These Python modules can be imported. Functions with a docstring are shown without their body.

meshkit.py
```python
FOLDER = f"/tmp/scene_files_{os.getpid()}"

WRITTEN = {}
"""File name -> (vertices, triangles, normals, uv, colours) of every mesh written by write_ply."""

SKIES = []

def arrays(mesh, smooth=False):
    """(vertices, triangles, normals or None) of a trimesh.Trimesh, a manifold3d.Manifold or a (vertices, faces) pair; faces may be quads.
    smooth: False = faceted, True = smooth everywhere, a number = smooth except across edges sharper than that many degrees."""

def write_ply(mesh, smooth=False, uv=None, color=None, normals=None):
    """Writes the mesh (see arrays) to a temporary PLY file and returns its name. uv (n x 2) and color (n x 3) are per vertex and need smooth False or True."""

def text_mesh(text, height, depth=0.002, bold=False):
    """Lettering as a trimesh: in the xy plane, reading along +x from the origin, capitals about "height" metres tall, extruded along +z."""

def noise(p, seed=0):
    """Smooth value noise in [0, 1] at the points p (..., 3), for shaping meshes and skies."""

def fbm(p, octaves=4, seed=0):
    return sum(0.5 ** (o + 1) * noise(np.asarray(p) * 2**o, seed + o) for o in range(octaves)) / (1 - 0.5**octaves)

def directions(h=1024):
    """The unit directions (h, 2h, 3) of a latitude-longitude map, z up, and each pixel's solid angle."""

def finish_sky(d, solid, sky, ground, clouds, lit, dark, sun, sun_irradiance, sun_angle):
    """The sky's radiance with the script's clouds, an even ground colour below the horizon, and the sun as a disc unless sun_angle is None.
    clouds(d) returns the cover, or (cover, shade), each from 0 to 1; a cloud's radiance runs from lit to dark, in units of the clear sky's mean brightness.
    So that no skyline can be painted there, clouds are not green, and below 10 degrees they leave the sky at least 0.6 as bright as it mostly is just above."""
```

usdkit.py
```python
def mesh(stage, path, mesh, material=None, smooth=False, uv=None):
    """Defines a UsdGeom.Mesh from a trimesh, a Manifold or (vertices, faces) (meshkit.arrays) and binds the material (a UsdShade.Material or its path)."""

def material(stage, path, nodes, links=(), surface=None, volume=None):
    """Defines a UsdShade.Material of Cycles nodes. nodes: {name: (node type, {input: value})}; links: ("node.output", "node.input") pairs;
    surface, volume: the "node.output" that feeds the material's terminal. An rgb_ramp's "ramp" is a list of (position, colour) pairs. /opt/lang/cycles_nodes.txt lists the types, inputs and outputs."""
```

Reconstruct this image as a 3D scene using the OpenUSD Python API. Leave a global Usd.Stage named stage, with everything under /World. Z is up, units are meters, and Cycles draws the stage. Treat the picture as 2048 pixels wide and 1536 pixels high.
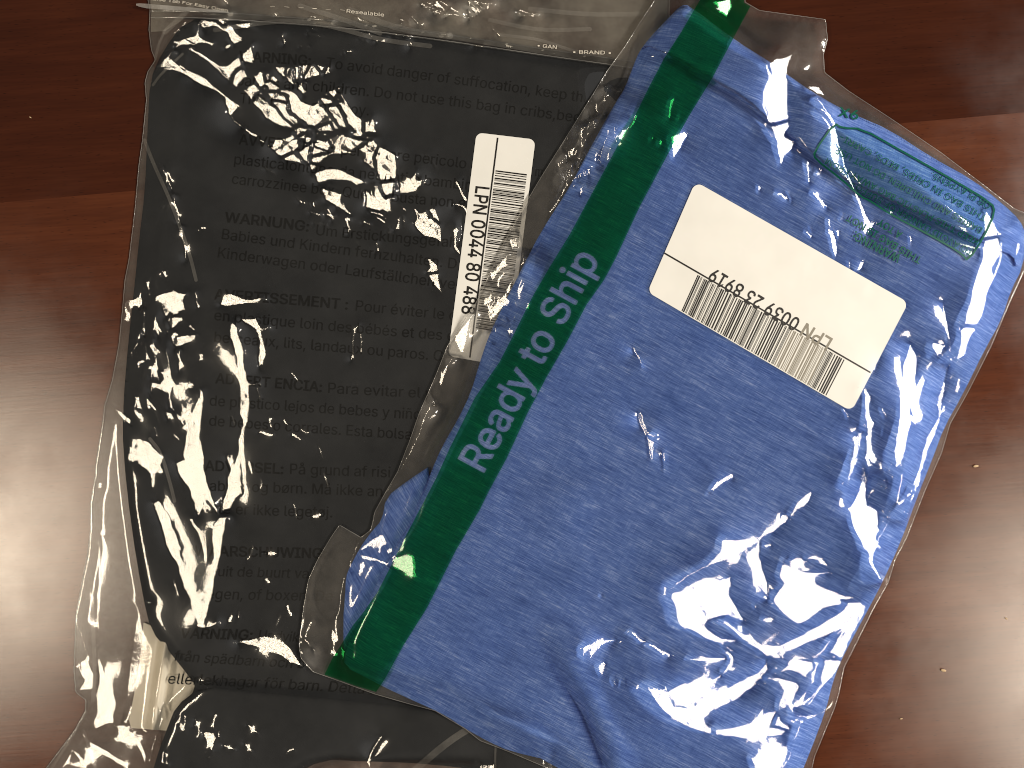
import math, numpy as np, trimesh, usdkit, meshkit
from pxr import Usd, UsdGeom, UsdLux, UsdShade, Gf, Sdf, Vt
from PIL import Image, ImageDraw
from scipy import ndimage as ndi
from scipy import sparse
from scipy.sparse.linalg import spsolve
import shapely
from shapely.geometry import Polygon, LineString, Point, box
from shapely.ops import unary_union
from shapely import affinity

stage = Usd.Stage.CreateInMemory()
UsdGeom.Xform.Define(stage, '/World')

# ---------------------------------------------------------------- camera, lamps, exposure
S, H, CX, CY = 0.22e-3, 0.41, 1024.0, 768.0        # metres per plan unit on the table, height of the camera over it
EXPOSURE = 0.62
cam = UsdGeom.Camera.Define(stage, '/World/camera')
cam.AddTranslateOp().Set(Gf.Vec3d(0, 0, H))
cam.CreateHorizontalApertureAttr(36.0)
cam.CreateFocalLengthAttr(36.0 * H / (2048 * S))
cam.CreateExposureAttr(EXPOSURE)
cam.CreateClippingRangeAttr(Gf.Vec2f(0.02, 50))
LZ = 1.6                                            # lamps hang this high over the table
KR = H / (H + LZ)
# name: (spot on the table that mirrors it (plan units), half size there, radiance, colour)
LAMPS = {'a': ((-40, 1085), (140, 240), 23.0, (1, .85, .65)),
         'b': ((2222, 1325), (155, 270), 24.0, (1, .86, .69)),
         'c': ((2760, 380), (320, 360), 34.0, (1, .93, .83))}
LPOS = {}
for key, (m, hs, rad, col) in LAMPS.items():
    lx, ly = (m[0] - CX) * S / KR, (CY - m[1]) * S / KR
    LPOS[key] = np.array([lx, ly, LZ])
    lp = UsdLux.RectLight.Define(stage, '/World/ceiling_lamp_%03d' % (ord(key) - 96))
    w, h = 2 * hs[0] * S / KR, 2 * hs[1] * S / KR
    lp.CreateWidthAttr(w); lp.CreateHeightAttr(h)
    lp.CreateNormalizeAttr(False); lp.CreateIntensityAttr(rad); lp.CreateColorAttr(Gf.Vec3f(*col))
    lp.AddTranslateOp().Set(Gf.Vec3d(lx, ly, LZ))
dome = UsdLux.DomeLight.Define(stage, '/World/room_light')   # weak light thrown back by the room
mt = usdkit.material(stage, '/World/Looks/room_light', {'b': ('background_shader', {'color': (1, .95, .88), 'strength': 0.06})}, surface='b.background')
UsdShade.MaterialBindingAPI.Apply(dome.GetPrim()).Bind(mt)

# ---------------------------------------------------------------- helpers
used = {}
def numbered(parent, name):
    k = parent + '/' + name
    n = used.get(k, 0); used[k] = n + 1
    return k if n == 0 else '%s_%03d' % (k, n)
def tag(p, label=None, cat=None, group=None, kind=None):
    p = p.GetPrim() if hasattr(p, 'GetPrim') else p
    for k, v in (('label', label), ('category', cat), ('group', group), ('kind', kind)):
        if v: p.SetCustomDataByKey(k, v)
    return p
def thing(name, label=None, cat=None, kind=None):
    x = UsdGeom.Xform.Define(stage, numbered('/World', name))
    tag(x, label, cat, kind=kind)
    return str(x.GetPath())
def part(name, mesh, mat, parent='/World', smooth=False, label=None, kind=None):
    m = usdkit.mesh(stage, numbered(parent, name), mesh, mat, smooth=smooth)
    tag(m, label, kind=kind)
    return str(m.GetPath())

def W(px, py, z):
    px, py, z = np.broadcast_arrays(np.asarray(px, float), np.asarray(py, float), np.asarray(z, float))
    k = (H - z) / H * S
    return np.stack([(px - CX) * k, (CY - py) * k, z], -1)

# plan raster
G = 2.0
X0, Y0, X1, Y1 = -80, -80, 2160, 1640
NX, NY = int((X1 - X0) / G) + 1, int((Y1 - Y0) / G) + 1
GX, GY = np.meshgrid(X0 + G * np.arange(NX), Y0 + G * np.arange(NY))
DX = G * S
def pts(s):
    return [tuple(map(float, q.split(','))) for q in s.split()]
def raster(polys, warp=None):
    im = Image.new('L', (NX * 2, NY * 2))
    d = ImageDraw.Draw(im)
    for p in polys:
        for g in (p.geoms if hasattr(p, 'geoms') else [p]):
            if g.is_empty or g.geom_type != 'Polygon': continue
            d.polygon([((x - X0) / G * 2 + .5, (y - Y0) / G * 2 + .5) for x, y in g.exterior.coords], fill=255)
            for r in g.interiors:
                d.polygon([((x - X0) / G * 2 + .5, (y - Y0) / G * 2 + .5) for x, y in r.coords], fill=0)
    a = np.asarray(im, np.float32).reshape(NY, 2, NX, 2).mean((1, 3)) / 255
    if warp is not None:
        a = ndi.map_coordinates(a, [np.arange(NY)[:, None] + warp[1] / G, np.arange(NX)[None] + warp[0] / G], order=1)
    return a
def nz(scale, seed, ang=0.0, stretch=1.0):
    c, s = math.cos(ang), math.sin(ang)
    u, v = (GX * c + GY * s) / (scale * stretch), (-GX * s + GY * c) / scale
    return meshkit.noise(np.stack([u, v, np.full_like(u, 0.37 + seed)], -1), seed) * 2 - 1
def gauss(a, px): return ndi.gaussian_filter(a, px / G)
def sample(zmap, x, y):
    return ndi.map_coordinates(zmap, [(np.asarray(y) - Y0) / G, (np.asarray(x) - X0) / G], order=1, mode='nearest')
def smooth_poly(p, n=2):
    c = np.array(p, float)
    for _ in range(n):
        q = np.roll(c, -1, 0)
        c = np.stack([.75 * c + .25 * q, .25 * c + .75 * q], 1).reshape(-1, 2)
    return Polygon(c).buffer(0)
def smooth_line(p, n=2):
    c = np.array(p, float)
    for _ in range(n):
        q = np.stack([.75 * c[:-1] + .25 * c[1:], .25 * c[:-1] + .75 * c[1:]], 1).reshape(-1, 2)
        c = np.vstack([c[:1], q, c[-1:]])
    return c

def sheet(poly, zmap, step=1, base=None):
    """Heightfield over a plan outline; with base a closed solid down to it. Rim vertices are moved onto the outline."""
    poly = poly if not hasattr(poly, 'geoms') else max(poly.geoms, key=lambda g: g.area)
    gx, gy, z = GX[::step, ::step], GY[::step, ::step], zmap[::step, ::step]
    cx, cy = gx[:-1, :-1] + G * step / 2, gy[:-1, :-1] + G * step / 2
    b = poly.bounds
    ok = (cx > b[0]) & (cx < b[2]) & (cy > b[1]) & (cy < b[3])
    ins = np.zeros(cx.shape, bool)
    ins[ok] = shapely.contains_xy(poly, cx[ok], cy[ok])
    lab, n = ndi.label(ins)
    if n > 1:
        ins = lab == 1 + np.argmax(ndi.sum(ins, lab, range(1, n + 1)))
    vid = -np.ones(gx.shape, int)
    use = np.zeros(gx.shape, bool)
    for a in (slice(None, -1), slice(1, None)):
        for c in (slice(None, -1), slice(1, None)):
            use[a, c] |= ins
    inner = use.copy()
    pad = np.pad(ins, 1)
    inner &= pad[:-1, :-1] & pad[1:, :-1] & pad[:-1, 1:] & pad[1:, 1:]
    vid[use] = np.arange(use.sum())
    x, y, zz = gx[use].copy(), gy[use].copy(), z[use].copy()
    rim = ~inner[use]
    ring = shapely.boundary(poly)
    p = shapely.points(x[rim], y[rim])
    q = shapely.line_interpolate_point(ring if ring.geom_type == 'LineString' else poly.exterior, shapely.line_locate_point(ring if ring.geom_type == 'LineString' else poly.exterior, p))
    d = shapely.distance(p, q) < G * step * 1.6
    xr, yr = x[rim], y[rim]
    xr[d], yr[d] = shapely.get_x(q)[d], shapely.get_y(q)[d]
    x[rim], y[rim] = xr, yr
    zz[rim] = sample(zmap, xr, yr)
    i, j = np.nonzero(ins)
    a, b_, c, d_ = vid[i, j], vid[i, j + 1], vid[i + 1, j + 1], vid[i + 1, j]
    f = np.vstack([np.stack([a, d_, c], 1), np.stack([a, c, b_], 1)])
    v = W(x, y, zz)
    if base is None:
        return v, f
    zb = np.minimum(sample(base, x, y), zz - 1e-4) if isinstance(base, np.ndarray) else np.full_like(zz, base)
    n = len(v)
    e = np.vstack([f[:, [0, 1]], f[:, [1, 2]], f[:, [2, 0]]])
    key = {tuple(t) for t in e.tolist()}
    rimE = np.array([t for t in key if (t[1], t[0]) not in key])
    sides = np.vstack([np.stack([rimE[:, 1], rimE[:, 0], rimE[:, 0] + n], 1), np.stack([rimE[:, 1], rimE[:, 0] + n, rimE[:, 1] + n], 1)])
    return np.vstack([v, W(x, y, zb)]), np.vstack([f, f[:, ::-1] + n, sides])

def tri(poly):
    v, f = trimesh.creation.triangulate_polygon(poly, engine='earcut')
    return np.asarray(v), np.asarray(f)
def drape(poly, zmap, off, cell=None):
    """A thin print or sticker laid on a surface, cut into cells so that it follows it."""
    vs, fs, n = [], [], 0
    polys = []
    if cell:
        b = poly.bounds
        prep = shapely.prepare(poly)
        for x in np.arange(b[0], b[2], cell):
            for y in np.arange(b[1], b[3], cell):
                c = box(x, y, x + cell, y + cell)
                if poly.contains(c): polys.append(c)
                elif poly.intersects(c): polys.append(poly.intersection(c))
    else:
        polys = [poly]
    for p in polys:
        for g in (p.geoms if hasattr(p, 'geoms') else [p]):
            if g.geom_type != 'Polygon' or g.area < .02: continue
            if cell and len(g.exterior.coords) == 5 and not g.interiors and abs(g.area - cell * cell) < 1e-6:
                v = np.array(g.exterior.coords)[:4]; f = np.array([[0, 1, 2], [0, 2, 3]])
            else:
                v, f = tri(g)
            vs.append(v); fs.append(f + n); n += len(v)
    v, f = np.vstack(vs), np.vstack(fs)
    w = W(v[:, 0], v[:, 1], sample(zmap, v[:, 0], v[:, 1]) + off)
    m = trimesh.Trimesh(w, f, process=False); m.merge_vertices(digits_vertex=8)
    w, f = np.asarray(m.vertices), np.asarray(m.faces)
    up = np.cross(w[f[:, 1]] - w[f[:, 0]], w[f[:, 2]] - w[f[:, 0]])[:, 2] < 0
    f[up] = f[up][:, ::-1]
    return w, f
def tube(line, zmap, off, r, sides=6, close=False):
    c = np.array(line, float)
    d = np.r_[0, np.cumsum(np.hypot(*np.diff(c, axis=0).T))]
    t = np.linspace(0, d[-1], max(3, int(d[-1] / 5)))
    x, y = np.interp(t, d, c[:, 0]), np.interp(t, d, c[:, 1])
    p = W(x, y, sample(zmap, x, y) + off)
    T = np.gradient(p, axis=0); T /= np.linalg.norm(T, axis=1, keepdims=True)
    N = np.cross(T, [0, 0, 1]); N /= np.linalg.norm(N, axis=1, keepdims=True); B = np.cross(N, T)
    a = np.arange(sides) * 2 * np.pi / sides
    v = (p[:, None] + r * (np.cos(a)[None, :, None] * N[:, None] + np.sin(a)[None, :, None] * B[:, None])).reshape(-1, 3)
    i, k = np.meshgrid(np.arange(len(p) - 1), np.arange(sides), indexing='ij')
    k2 = (k + 1) % sides
    q = np.stack([i * sides + k, i * sides + k2, (i + 1) * sides + k2, (i + 1) * sides + k], -1).reshape(-1, 4)
    return v, np.vstack([q[:, [0, 2, 1]], q[:, [0, 3, 2]]])

_gl = {}
def glyphs(text, bold=False):
    """Lettering as plan polygons, capitals 1 high, and its width."""
    if (text, bold) not in _gl:
        m = meshkit.text_mesh(text, 1.0, .05, bold)
        t = m.triangles[m.face_normals[:, 2] > .5][:, :, :2]
        p = shapely.set_precision(unary_union([Polygon(q) for q in t]), 1e-4)
        _gl[text, bold] = p
    return _gl[text, bold]
def lettering(text, path, height, bold=False, italic=0.0, flip=False):
    """Lettering set along a plan path (baseline), stretched to its length; height in plan units."""
    g = glyphs(text, bold)
    b = g.bounds
    c = smooth_line(path, 2) if len(path) > 2 else np.array(path, float)
    d = np.r_[0, np.cumsum(np.hypot(*np.diff(c, axis=0).T))]
    dirs = np.gradient(c, axis=0) if len(c) > 2 else np.repeat(c[1:] - c[:1], 2, 0)
    dirs /= np.linalg.norm(dirs, axis=1, keepdims=True)
    def f(xy):
        x, y = xy[:, 0], xy[:, 1]
        t = (x - b[0]) / (b[2] - b[0]) * d[-1] + italic * y * height
        px, py = np.interp(t, d, c[:, 0]), np.interp(t, d, c[:, 1])
        over = np.where(t > d[-1], t - d[-1], np.where(t < 0, t, 0))
        ux, uy = np.interp(t, d, dirs[:, 0]), np.interp(t, d, dirs[:, 1])
        return np.stack([px + over * ux + uy * y * height, py + over * uy - ux * y * height], 1)
    return shapely.transform(g, f)

# ---------------------------------------------------------------- materials
def mat(name, nodes, links=(), surface='p.BSDF'):
    return usdkit.material(stage, '/World/Looks/' + name, nodes, links, surface=surface)
def film(name, haze=0.02, haze_col=(.86, .82, .75), gloss=0.85, rough=0.055, var=.45, scale=55.0, tint=(1, 1, 1), bump=0.0):
    n = {'t': ('transparent_bsdf', {'color': tint}), 'd': ('diffuse_bsdf', {'color': haze_col}),
         'g': ('glossy_bsdf', {'color': (1, 1, 1), 'roughness': rough}), 'gw': ('glossy_bsdf', {'color': (1, 1, 1), 'roughness': .19}), 'mg': ('mix_closure', {'fac': .16}), 'fr': ('fresnel', {'IOR': 1.5}),
         'k': ('math', {'math_type': 'multiply', 'value2': gloss, 'use_clamp': True}),
         'geo': ('geometry', {}), 'nh': ('noise_texture', {'scale': scale, 'detail': 5.0, 'roughness': .65}),
         'mr': ('map_range', {'from_min': .3, 'from_max': .7, 'to_min': haze * (1 - var), 'to_max': haze * (1 + var), 'clamp': True}),
         'm1': ('mix_closure', {}), 'm2': ('mix_closure', {})}
    l = [('geo.position', 'nh.vector'), ('nh.fac', 'mr.value'), ('mr.result', 'm1.fac'), ('t.BSDF', 'm1.closure1'), ('d.BSDF', 'm1.closure2'),
         ('fr.fac', 'k.value1'), ('k.value', 'm2.fac'), ('m1.closure', 'm2.closure1'), ('g.BSDF', 'mg.closure1'), ('gw.BSDF', 'mg.closure2'), ('mg.closure', 'm2.closure2')]
    if bump:
        n['n'] = ('noise_texture', {'scale': 900.0, 'detail': 3.0}); n['b'] = ('bump', {'strength': bump, 'distance': 1e-4})
        l += [('geo.position', 'n.vector'), ('n.fac', 'b.height'), ('b.normal', 'g.normal')]
    return usdkit.material(stage, '/World/Looks/' + name, n, l, surface='m2.closure')
M = {}
M['film_front'] = film('clear_film', 0.010, (.80, .81, .80), bump=.12)
M['film_front_blue'] = film('clear_film_thin', 0.008, (.9, .9, .92), bump=.12)
M['film_back'] = film('clear_film_milky', 0.13, (.80, .74, .66), gloss=.5, rough=.15)
M['film_back_thin'] = film('clear_film_milky_thin', 0.085, (.80, .74, .66), gloss=.5, rough=.15)
M['film_zip'] = film('clear_film_thick', 0.20, (.80, .76, .66), gloss=.5, rough=.12, var=.95, scale=26.0)
M['fold'] = film('folded_film', 0.055, (.86, .82, .74), gloss=.5, rough=.1)
M['seam'] = film('welded_edge', 0.20, (.95, .92, .86), gloss=2.0, rough=.12)
M['clear_letters'] = film('unprinted_letters', 0.03, (.82, .84, .86), gloss=.1, rough=.2)
M['green'] = film('green_print', 0.05, (0.0, .30, .12), gloss=.50, rough=.07, tint=(.14, .58, .27))
M['green_tint'] = film('pale_green_print', 0.015, (.0, .30, .20), gloss=.05, rough=.2, tint=(.87, .96, .94))
M['green_ink'] = mat('green_ink', {'p': ('principled_bsdf', {'base_color': (0.0, .085, .055), 'roughness': .5, 'specular_ior_level': .2})})
M['ink'] = mat('black_ink', {'p': ('principled_bsdf', {'base_color': (.004, .004, .004), 'roughness': .6, 'specular_ior_level': .1})})
M['bar_ink'] = mat('thermal_ink', {'p': ('principled_bsdf', {'base_color': (.014, .013, .012), 'roughness': .45, 'specular_ior_level': .3})})
M['glare_ink'] = mat('glare_thermal_ink', {'p': ('principled_bsdf', {'base_color': (.20, .18, .14), 'roughness': .45})})  # lighter ink colour paints in the glare over part of the sticker print
M['white_ink'] = mat('white_ink', {'p': ('principled_bsdf', {'base_color': (.62, .58, .5), 'roughness': .5})})
M['paper'] = mat('sticker_paper', {'geo': ('geometry', {}), 'n': ('noise_texture', {'scale': 60.0, 'detail': 6.0}),
    'r': ('rgb_ramp', {'ramp': [(.3, (.69, .685, .65)), (.7, (.74, .735, .70))]}), 'n2': ('noise_texture', {'scale': 2500.0, 'detail': 2.0}), 'b': ('bump', {'strength': .08, 'distance': 1e-4}),
    'p': ('principled_bsdf', {'roughness': .42, 'specular_ior_level': .35})},
    [('geo.position', 'n.vector'), ('geo.position', 'n2.vector'), ('n2.fac', 'b.height'), ('b.normal', 'p.normal'), ('n.fac', 'r.fac'), ('r.color', 'p.base_color')])
M['card'] = mat('cream_card', {'geo': ('geometry', {}), 'n': ('noise_texture', {'scale': 120.0, 'detail': 5.0}),
    'r': ('rgb_ramp', {'ramp': [(.3, (.66, .61, .50)), (.7, (.73, .68, .57))]}), 'p': ('principled_bsdf', {'roughness': .4})},
    [('geo.position', 'n.vector'), ('n.fac', 'r.fac'), ('r.color', 'p.base_color')])
M['crumb'] = mat('crumb', {'p': ('principled_bsdf', {'base_color': (.55, .40, .24), 'roughness': .8})})
M['dark'] = mat('dark_jersey', {'geo': ('geometry', {}), 'n': ('noise_texture', {'scale': 40.0, 'detail': 4.0}), 'n2': ('noise_texture', {'scale': 2600.0, 'detail': 2.0}),
    'r': ('rgb_ramp', {'ramp': [(.3, (.0245, .0265, .0300)), (.7, (.0350, .0375, .0420))]}), 'b': ('bump', {'strength': .5, 'distance': 2e-4}),
    'p': ('principled_bsdf', {'roughness': .9, 'specular_ior_level': .15})},
    [('geo.position', 'n.vector'), ('geo.position', 'n2.vector'), ('n.fac', 'r.fac'), ('r.color', 'p.base_color'), ('n2.fac', 'b.height'), ('b.normal', 'p.normal')])
def chambray(name, ang, lift=1.0):
    n = {'geo': ('geometry', {}), 'rot': ('vector_rotate', {'rotate_type': 'z_axis', 'angle': ang})}
    l = [('geo.position', 'rot.vector')]
    for k, sc, det in (('a', (140, 2300, 60), 3.0), ('b', (2000, 150, 60), 2.0), ('c', (28, 300, 20), 3.0), ('d', (3000, 3000, 200), 2.0), ('e', (14, 18, 14), 3.0)):
        n['m' + k] = ('mapping', {'scale': sc}); n['n' + k] = ('noise_texture', {'scale': 1.0, 'detail': det, 'roughness': .6})
        l += [('rot.vector', 'm%s.vector' % k), ('m%s.vector' % k, 'n%s.vector' % k)]
    n['s1'] = ('math', {'math_type': 'multiply_add', 'value2': .54, 'value3': -.05}); n['s2'] = ('math', {'math_type': 'multiply_add', 'value2': .15})
    n['s3'] = ('math', {'math_type': 'multiply_add', 'value2': .20}); n['s4'] = ('math', {'math_type': 'multiply_add', 'value2': .13}); n['s5'] = ('math', {'math_type': 'multiply_add', 'value2': .08})
    l += [('na.fac', 's1.value1'), ('nb.fac', 's2.value1'), ('s1.value', 's2.value3'), ('nc.fac', 's3.value1'), ('s2.value', 's3.value3'), ('nd.fac', 's4.value1'), ('s3.value', 's4.value3'), ('ne.fac', 's5.value1'), ('s4.value', 's5.value3')]
    n['r'] = ('rgb_ramp', {'ramp': [(.365, (.040, .094, .33)), (.465, (.084, .168, .475)), (.53, (.124, .226, .56)), (.595, (.225, .34, .67)), (.66, (.40, .51, .79))]})
    n['b'] = ('bump', {'strength': .35, 'distance': 1.5e-4}); n['p'] = ('principled_bsdf', {'roughness': .85, 'specular_ior_level': .15, 'sheen_weight': .12})
    l += [('s5.value', 'r.fac'), ('r.color', 'p.base_color'), ('s4.value', 'b.height'), ('b.normal', 'p.normal')]
    return mat(name, n, l)
M['blue'] = chambray('blue_chambray', .489)
M['blue_band'] = chambray('blue_chambray_band', .36)
M['blue_flap'] = chambray('blue_chambray_flap', 1.0)
def wood(name, dark, mid, light, seed):
    n = {'geo': ('geometry', {}), 'off': ('vector_math', {'math_type': 'add', 'vector2': (seed, seed * 1.7, 0)}), 'rot': ('vector_rotate', {'rotate_type': 'z_axis', 'angle': -.07})}
    l = [('geo.position', 'off.vector1'), ('off.vector', 'rot.vector')]
    for k, sc, det, dis in (('a', (9, 120, 20), 6.0, .4), ('b', (45, 900, 60), 3.0, .2), ('c', (5, 9, 5), 3.0, .8), ('d', (260, 2400, 200), 1.0, 0.0), ('f', (22, 22, 22), 5.0, 0.0)):
        n['m' + k] = ('mapping', {'scale': sc}); n['n' + k] = ('noise_texture', {'scale': 1.0, 'detail': det, 'roughness': .6, 'distortion': dis})
        l += [('rot.vector', 'm%s.vector' % k), ('m%s.vector' % k, 'n%s.vector' % k)]
    n['s1'] = ('math', {'math_type': 'multiply_add', 'value2': .40}); n['s2'] = ('math', {'math_type': 'multiply_add', 'value2': .25}); n['s3'] = ('math', {'math_type': 'multiply', 'value2': .35})
    l += [('nc.fac', 's3.value1'), ('nb.fac', 's2.value1'), ('s3.value', 's2.value3'), ('na.fac', 's1.value1'), ('s2.value', 's1.value3')]
    n['r'] = ('rgb_ramp', {'ramp': [(.34, dark), (.5, mid), (.66, light)]})
    n['pore'] = ('map_range', {'from_min': .66, 'from_max': .74, 'to_min': 0.0, 'to_max': 1.0, 'clamp': True})
    n['mx'] = ('mix_color', {'blend_type': 'mix', 'b': tuple(.35 * c for c in dark)})
    n['pk'] = ('math', {'math_type': 'multiply', 'value2': .75})
    l += [('nd.fac', 'pore.value'), ('pore.result', 'pk.value1'), ('pk.value', 'mx.fac'), ('s1.value', 'r.fac'), ('r.color', 'mx.a'), ('mx.result', 'p.base_color')]
    n['rr'] = ('map_range', {'from_min': .35, 'from_max': .65, 'to_min': .235, 'to_max': .29, 'clamp': True})
    n['hb'] = ('math', {'math_type': 'multiply_add', 'value2': -.25})
    n['b'] = ('bump', {'strength': .07, 'distance': 1.2e-4})
    n['p'] = ('principled_bsdf', {'specular_ior_level': 0.0, 'roughness': .8}); n['gl'] = ('glossy_bsdf', {'distribution': 'beckmann', 'color': (1, 1, 1)}); n['fr'] = ('fresnel', {'IOR': 1.5}); n['both'] = ('mix_closure', {})
    l += [('nf.fac', 'rr.value'), ('rr.result', 'gl.roughness'), ('b.normal', 'gl.normal'), ('fr.fac', 'both.fac'), ('p.BSDF', 'both.closure1'), ('gl.BSDF', 'both.closure2'), ('pore.result', 'hb.value1'), ('nb.fac', 'hb.value3'), ('hb.value', 'b.height'), ('b.normal', 'p.normal')]
    return mat(name, n, l, 'both.closure')
M['wood_a'] = wood('dark_board', (.028, .0065, .0026), (.043, .0105, .004), (.062, .016, .006), 0.0)
M['wood_b'] = wood('red_board', (.044, .0115, .0048), (.074, .0205, .0082), (.106, .031, .012), 3.1)

# ---------------------------------------------------------------- the table
table = thing('table_top', 'polished dark red-brown wooden table top', 'table', 'structure')
def seam_y(x): return 405 - .088 * x
def board(y0a, y0b, y1a, y1b, m):
    xs = (-1500.0, 3600.0)
    P = []
    for x, a, b in ((xs[0], y0a, y1a), (xs[1], y0b, y1b)):
        for y in (a, b):
            for z in (0.0, -.022): P.append(W(x, y, 0) + [0, 0, z])
    hull = trimesh.convex.convex_hull(np.array(P))
    part('board', hull, m, table, smooth=False)
board(-1600, -1600, seam_y(-1500) - .06, seam_y(3600) - .06, M['wood_a'])
board(seam_y(-1500) + .06, seam_y(3600) + .06, 3100, 3100, M['wood_b'])

# ---------------------------------------------------------------- outlines (plan units)
film1_out = Polygon(pts('292,-60 296,0 300,20 298,60 303,100 311,120 296,143 290,165 293,200 285,280 278,330 270,420 258,520 250,560 245,620 238,690 225,760 210,810 205,850 193,920 190,960 182,1000 181,1060 175,1110 165,1160 152,1230 150,1290 148,1340 152,1385 172,1400 171,1422 150,1460 120,1500 90,1540 40,1620 400,1625 1150,1625 1260,1570 1335,1430 1352,800 1336,140 1340,-60'))
dark_out = smooth_poly(pts('372,38 450,38 520,42 620,50 700,56 900,80 1100,112 1250,134 1312,145 1318,600 1310,1440 1240,1560 1130,1610 1000,1610 985,1520 860,1524 740,1524 640,1518 560,1560 300,1560 318,1500 335,1455 352,1412 396,1378 372,1345 340,1305 302,1262 285,1190 262,1050 246,905 246,810 256,690 266,600 278,480 290,380 295,260 300,160 322,108'), 1)
fold_out = smooth_poly(pts('402,1372 520,1385 700,1400 900,1425 1090,1500 1090,1570 1000,1545 860,1528 740,1522 650,1516 560,1566 304,1556 320,1500 337,1455 354,1414'), 1)
card_out = Polygon(pts('287,1245 300,1250 345,1300 420,1380 400,1470 329,1461 262,1456 258,1440 268,1390 281,1310'))
film2_out = Polygon(pts('1290,-60 1310,0 1280,45 1252,90 1215,141 1187,187 1162,227 1121,293 1085,350 1048,412 1009,484 977,552 951,608 922,650 895,692 870,755 839,825 819,883 795,944 771,985 750,1023 746,1042 742,1060 722,1075 679,1050 660,1078 635,1120 617,1160 608,1210 598,1290 602,1316 625,1343 645,1350 690,1366 750,1388 820,1408 870,1421 930,1457 960,1481 1020,1504 1060,1521 1100,1538 1170,1600 1580,1610 1624,1536 1629,1513 1655,1450 1668,1419 1678,1387 1688,1335 1713,1286 1744,1223 1776,1166 1790,1120 1813,1076 1850,981 1883,906 1900,848 1937,782 1983,691 2018,608 2050,538 2062,480 2064,432 2028,417 1966,369 1883,306 1780,236 1697,182 1649,145 1647,108 1655,79 1651,39 1519,21 1490,4 1490,-60'))
shirt2_out = smooth_poly(pts('1362,10 1378,10 1469,80 1544,126 1593,164 1635,189 1668,213 1713,231 1780,260 1862,314 1945,359 2007,409 2040,440 2052,470 2046,534 2022,580 2003,640 1970,698 1925,790 1888,855 1866,915 1838,985 1803,1080 1766,1163 1733,1225 1698,1290 1678,1330 1664,1370 1652,1420 1618,1510 1580,1600 1200,1600 1100,1521 1022,1503 978,1484 930,1457 893,1432 864,1418 815,1396 771,1376 742,1360 688,1333 690,1300 712,1249 726,1223 747,1180 767,1134 808,1065 824,1044 841,995 853,971 863,941 884,893 918,835 942,784 959,726 977,673 1006,611 1051,523 1081,465 1140,373 1182,293 1230,207 1250,176 1268,128 1278,104 1297,78 1332,41'), 1)
band_out = smooth_poly(pts('1362,12 1380,12 1469,82 1544,128 1635,191 1713,233 1780,262 1862,316 1945,361 2007,411 2040,442 2050,480 2042,530 2030,534 2027,512 1992,500 1940,472 1880,446 1830,424 1770,396 1697,362 1647,325 1598,283 1544,246 1490,197 1415,154 1345,113 1312,99 1297,92 1281,100 1273,114 1280,100 1298,80 1332,43'), 1)
flap_out = smooth_poly(pts('870,925 830,1060 780,1150 740,1230 700,1290 688,1310 686,1243 690,1190 692,1153 699,1135 722,1092 744,1062 764,1040 772,994 814,962'), 1)
strip_L = pts('1428,-50 1403,-5 1361,66 1328,117 1297,176 1271,230 1248,268 1140,468 1100,533 1064,595 1032,660 999,724 950,795 901,893 873,955 839,1020 810,1075 781,1134 755,1184 728,1223 705,1252 685,1285 664,1318 648,1352')
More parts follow.
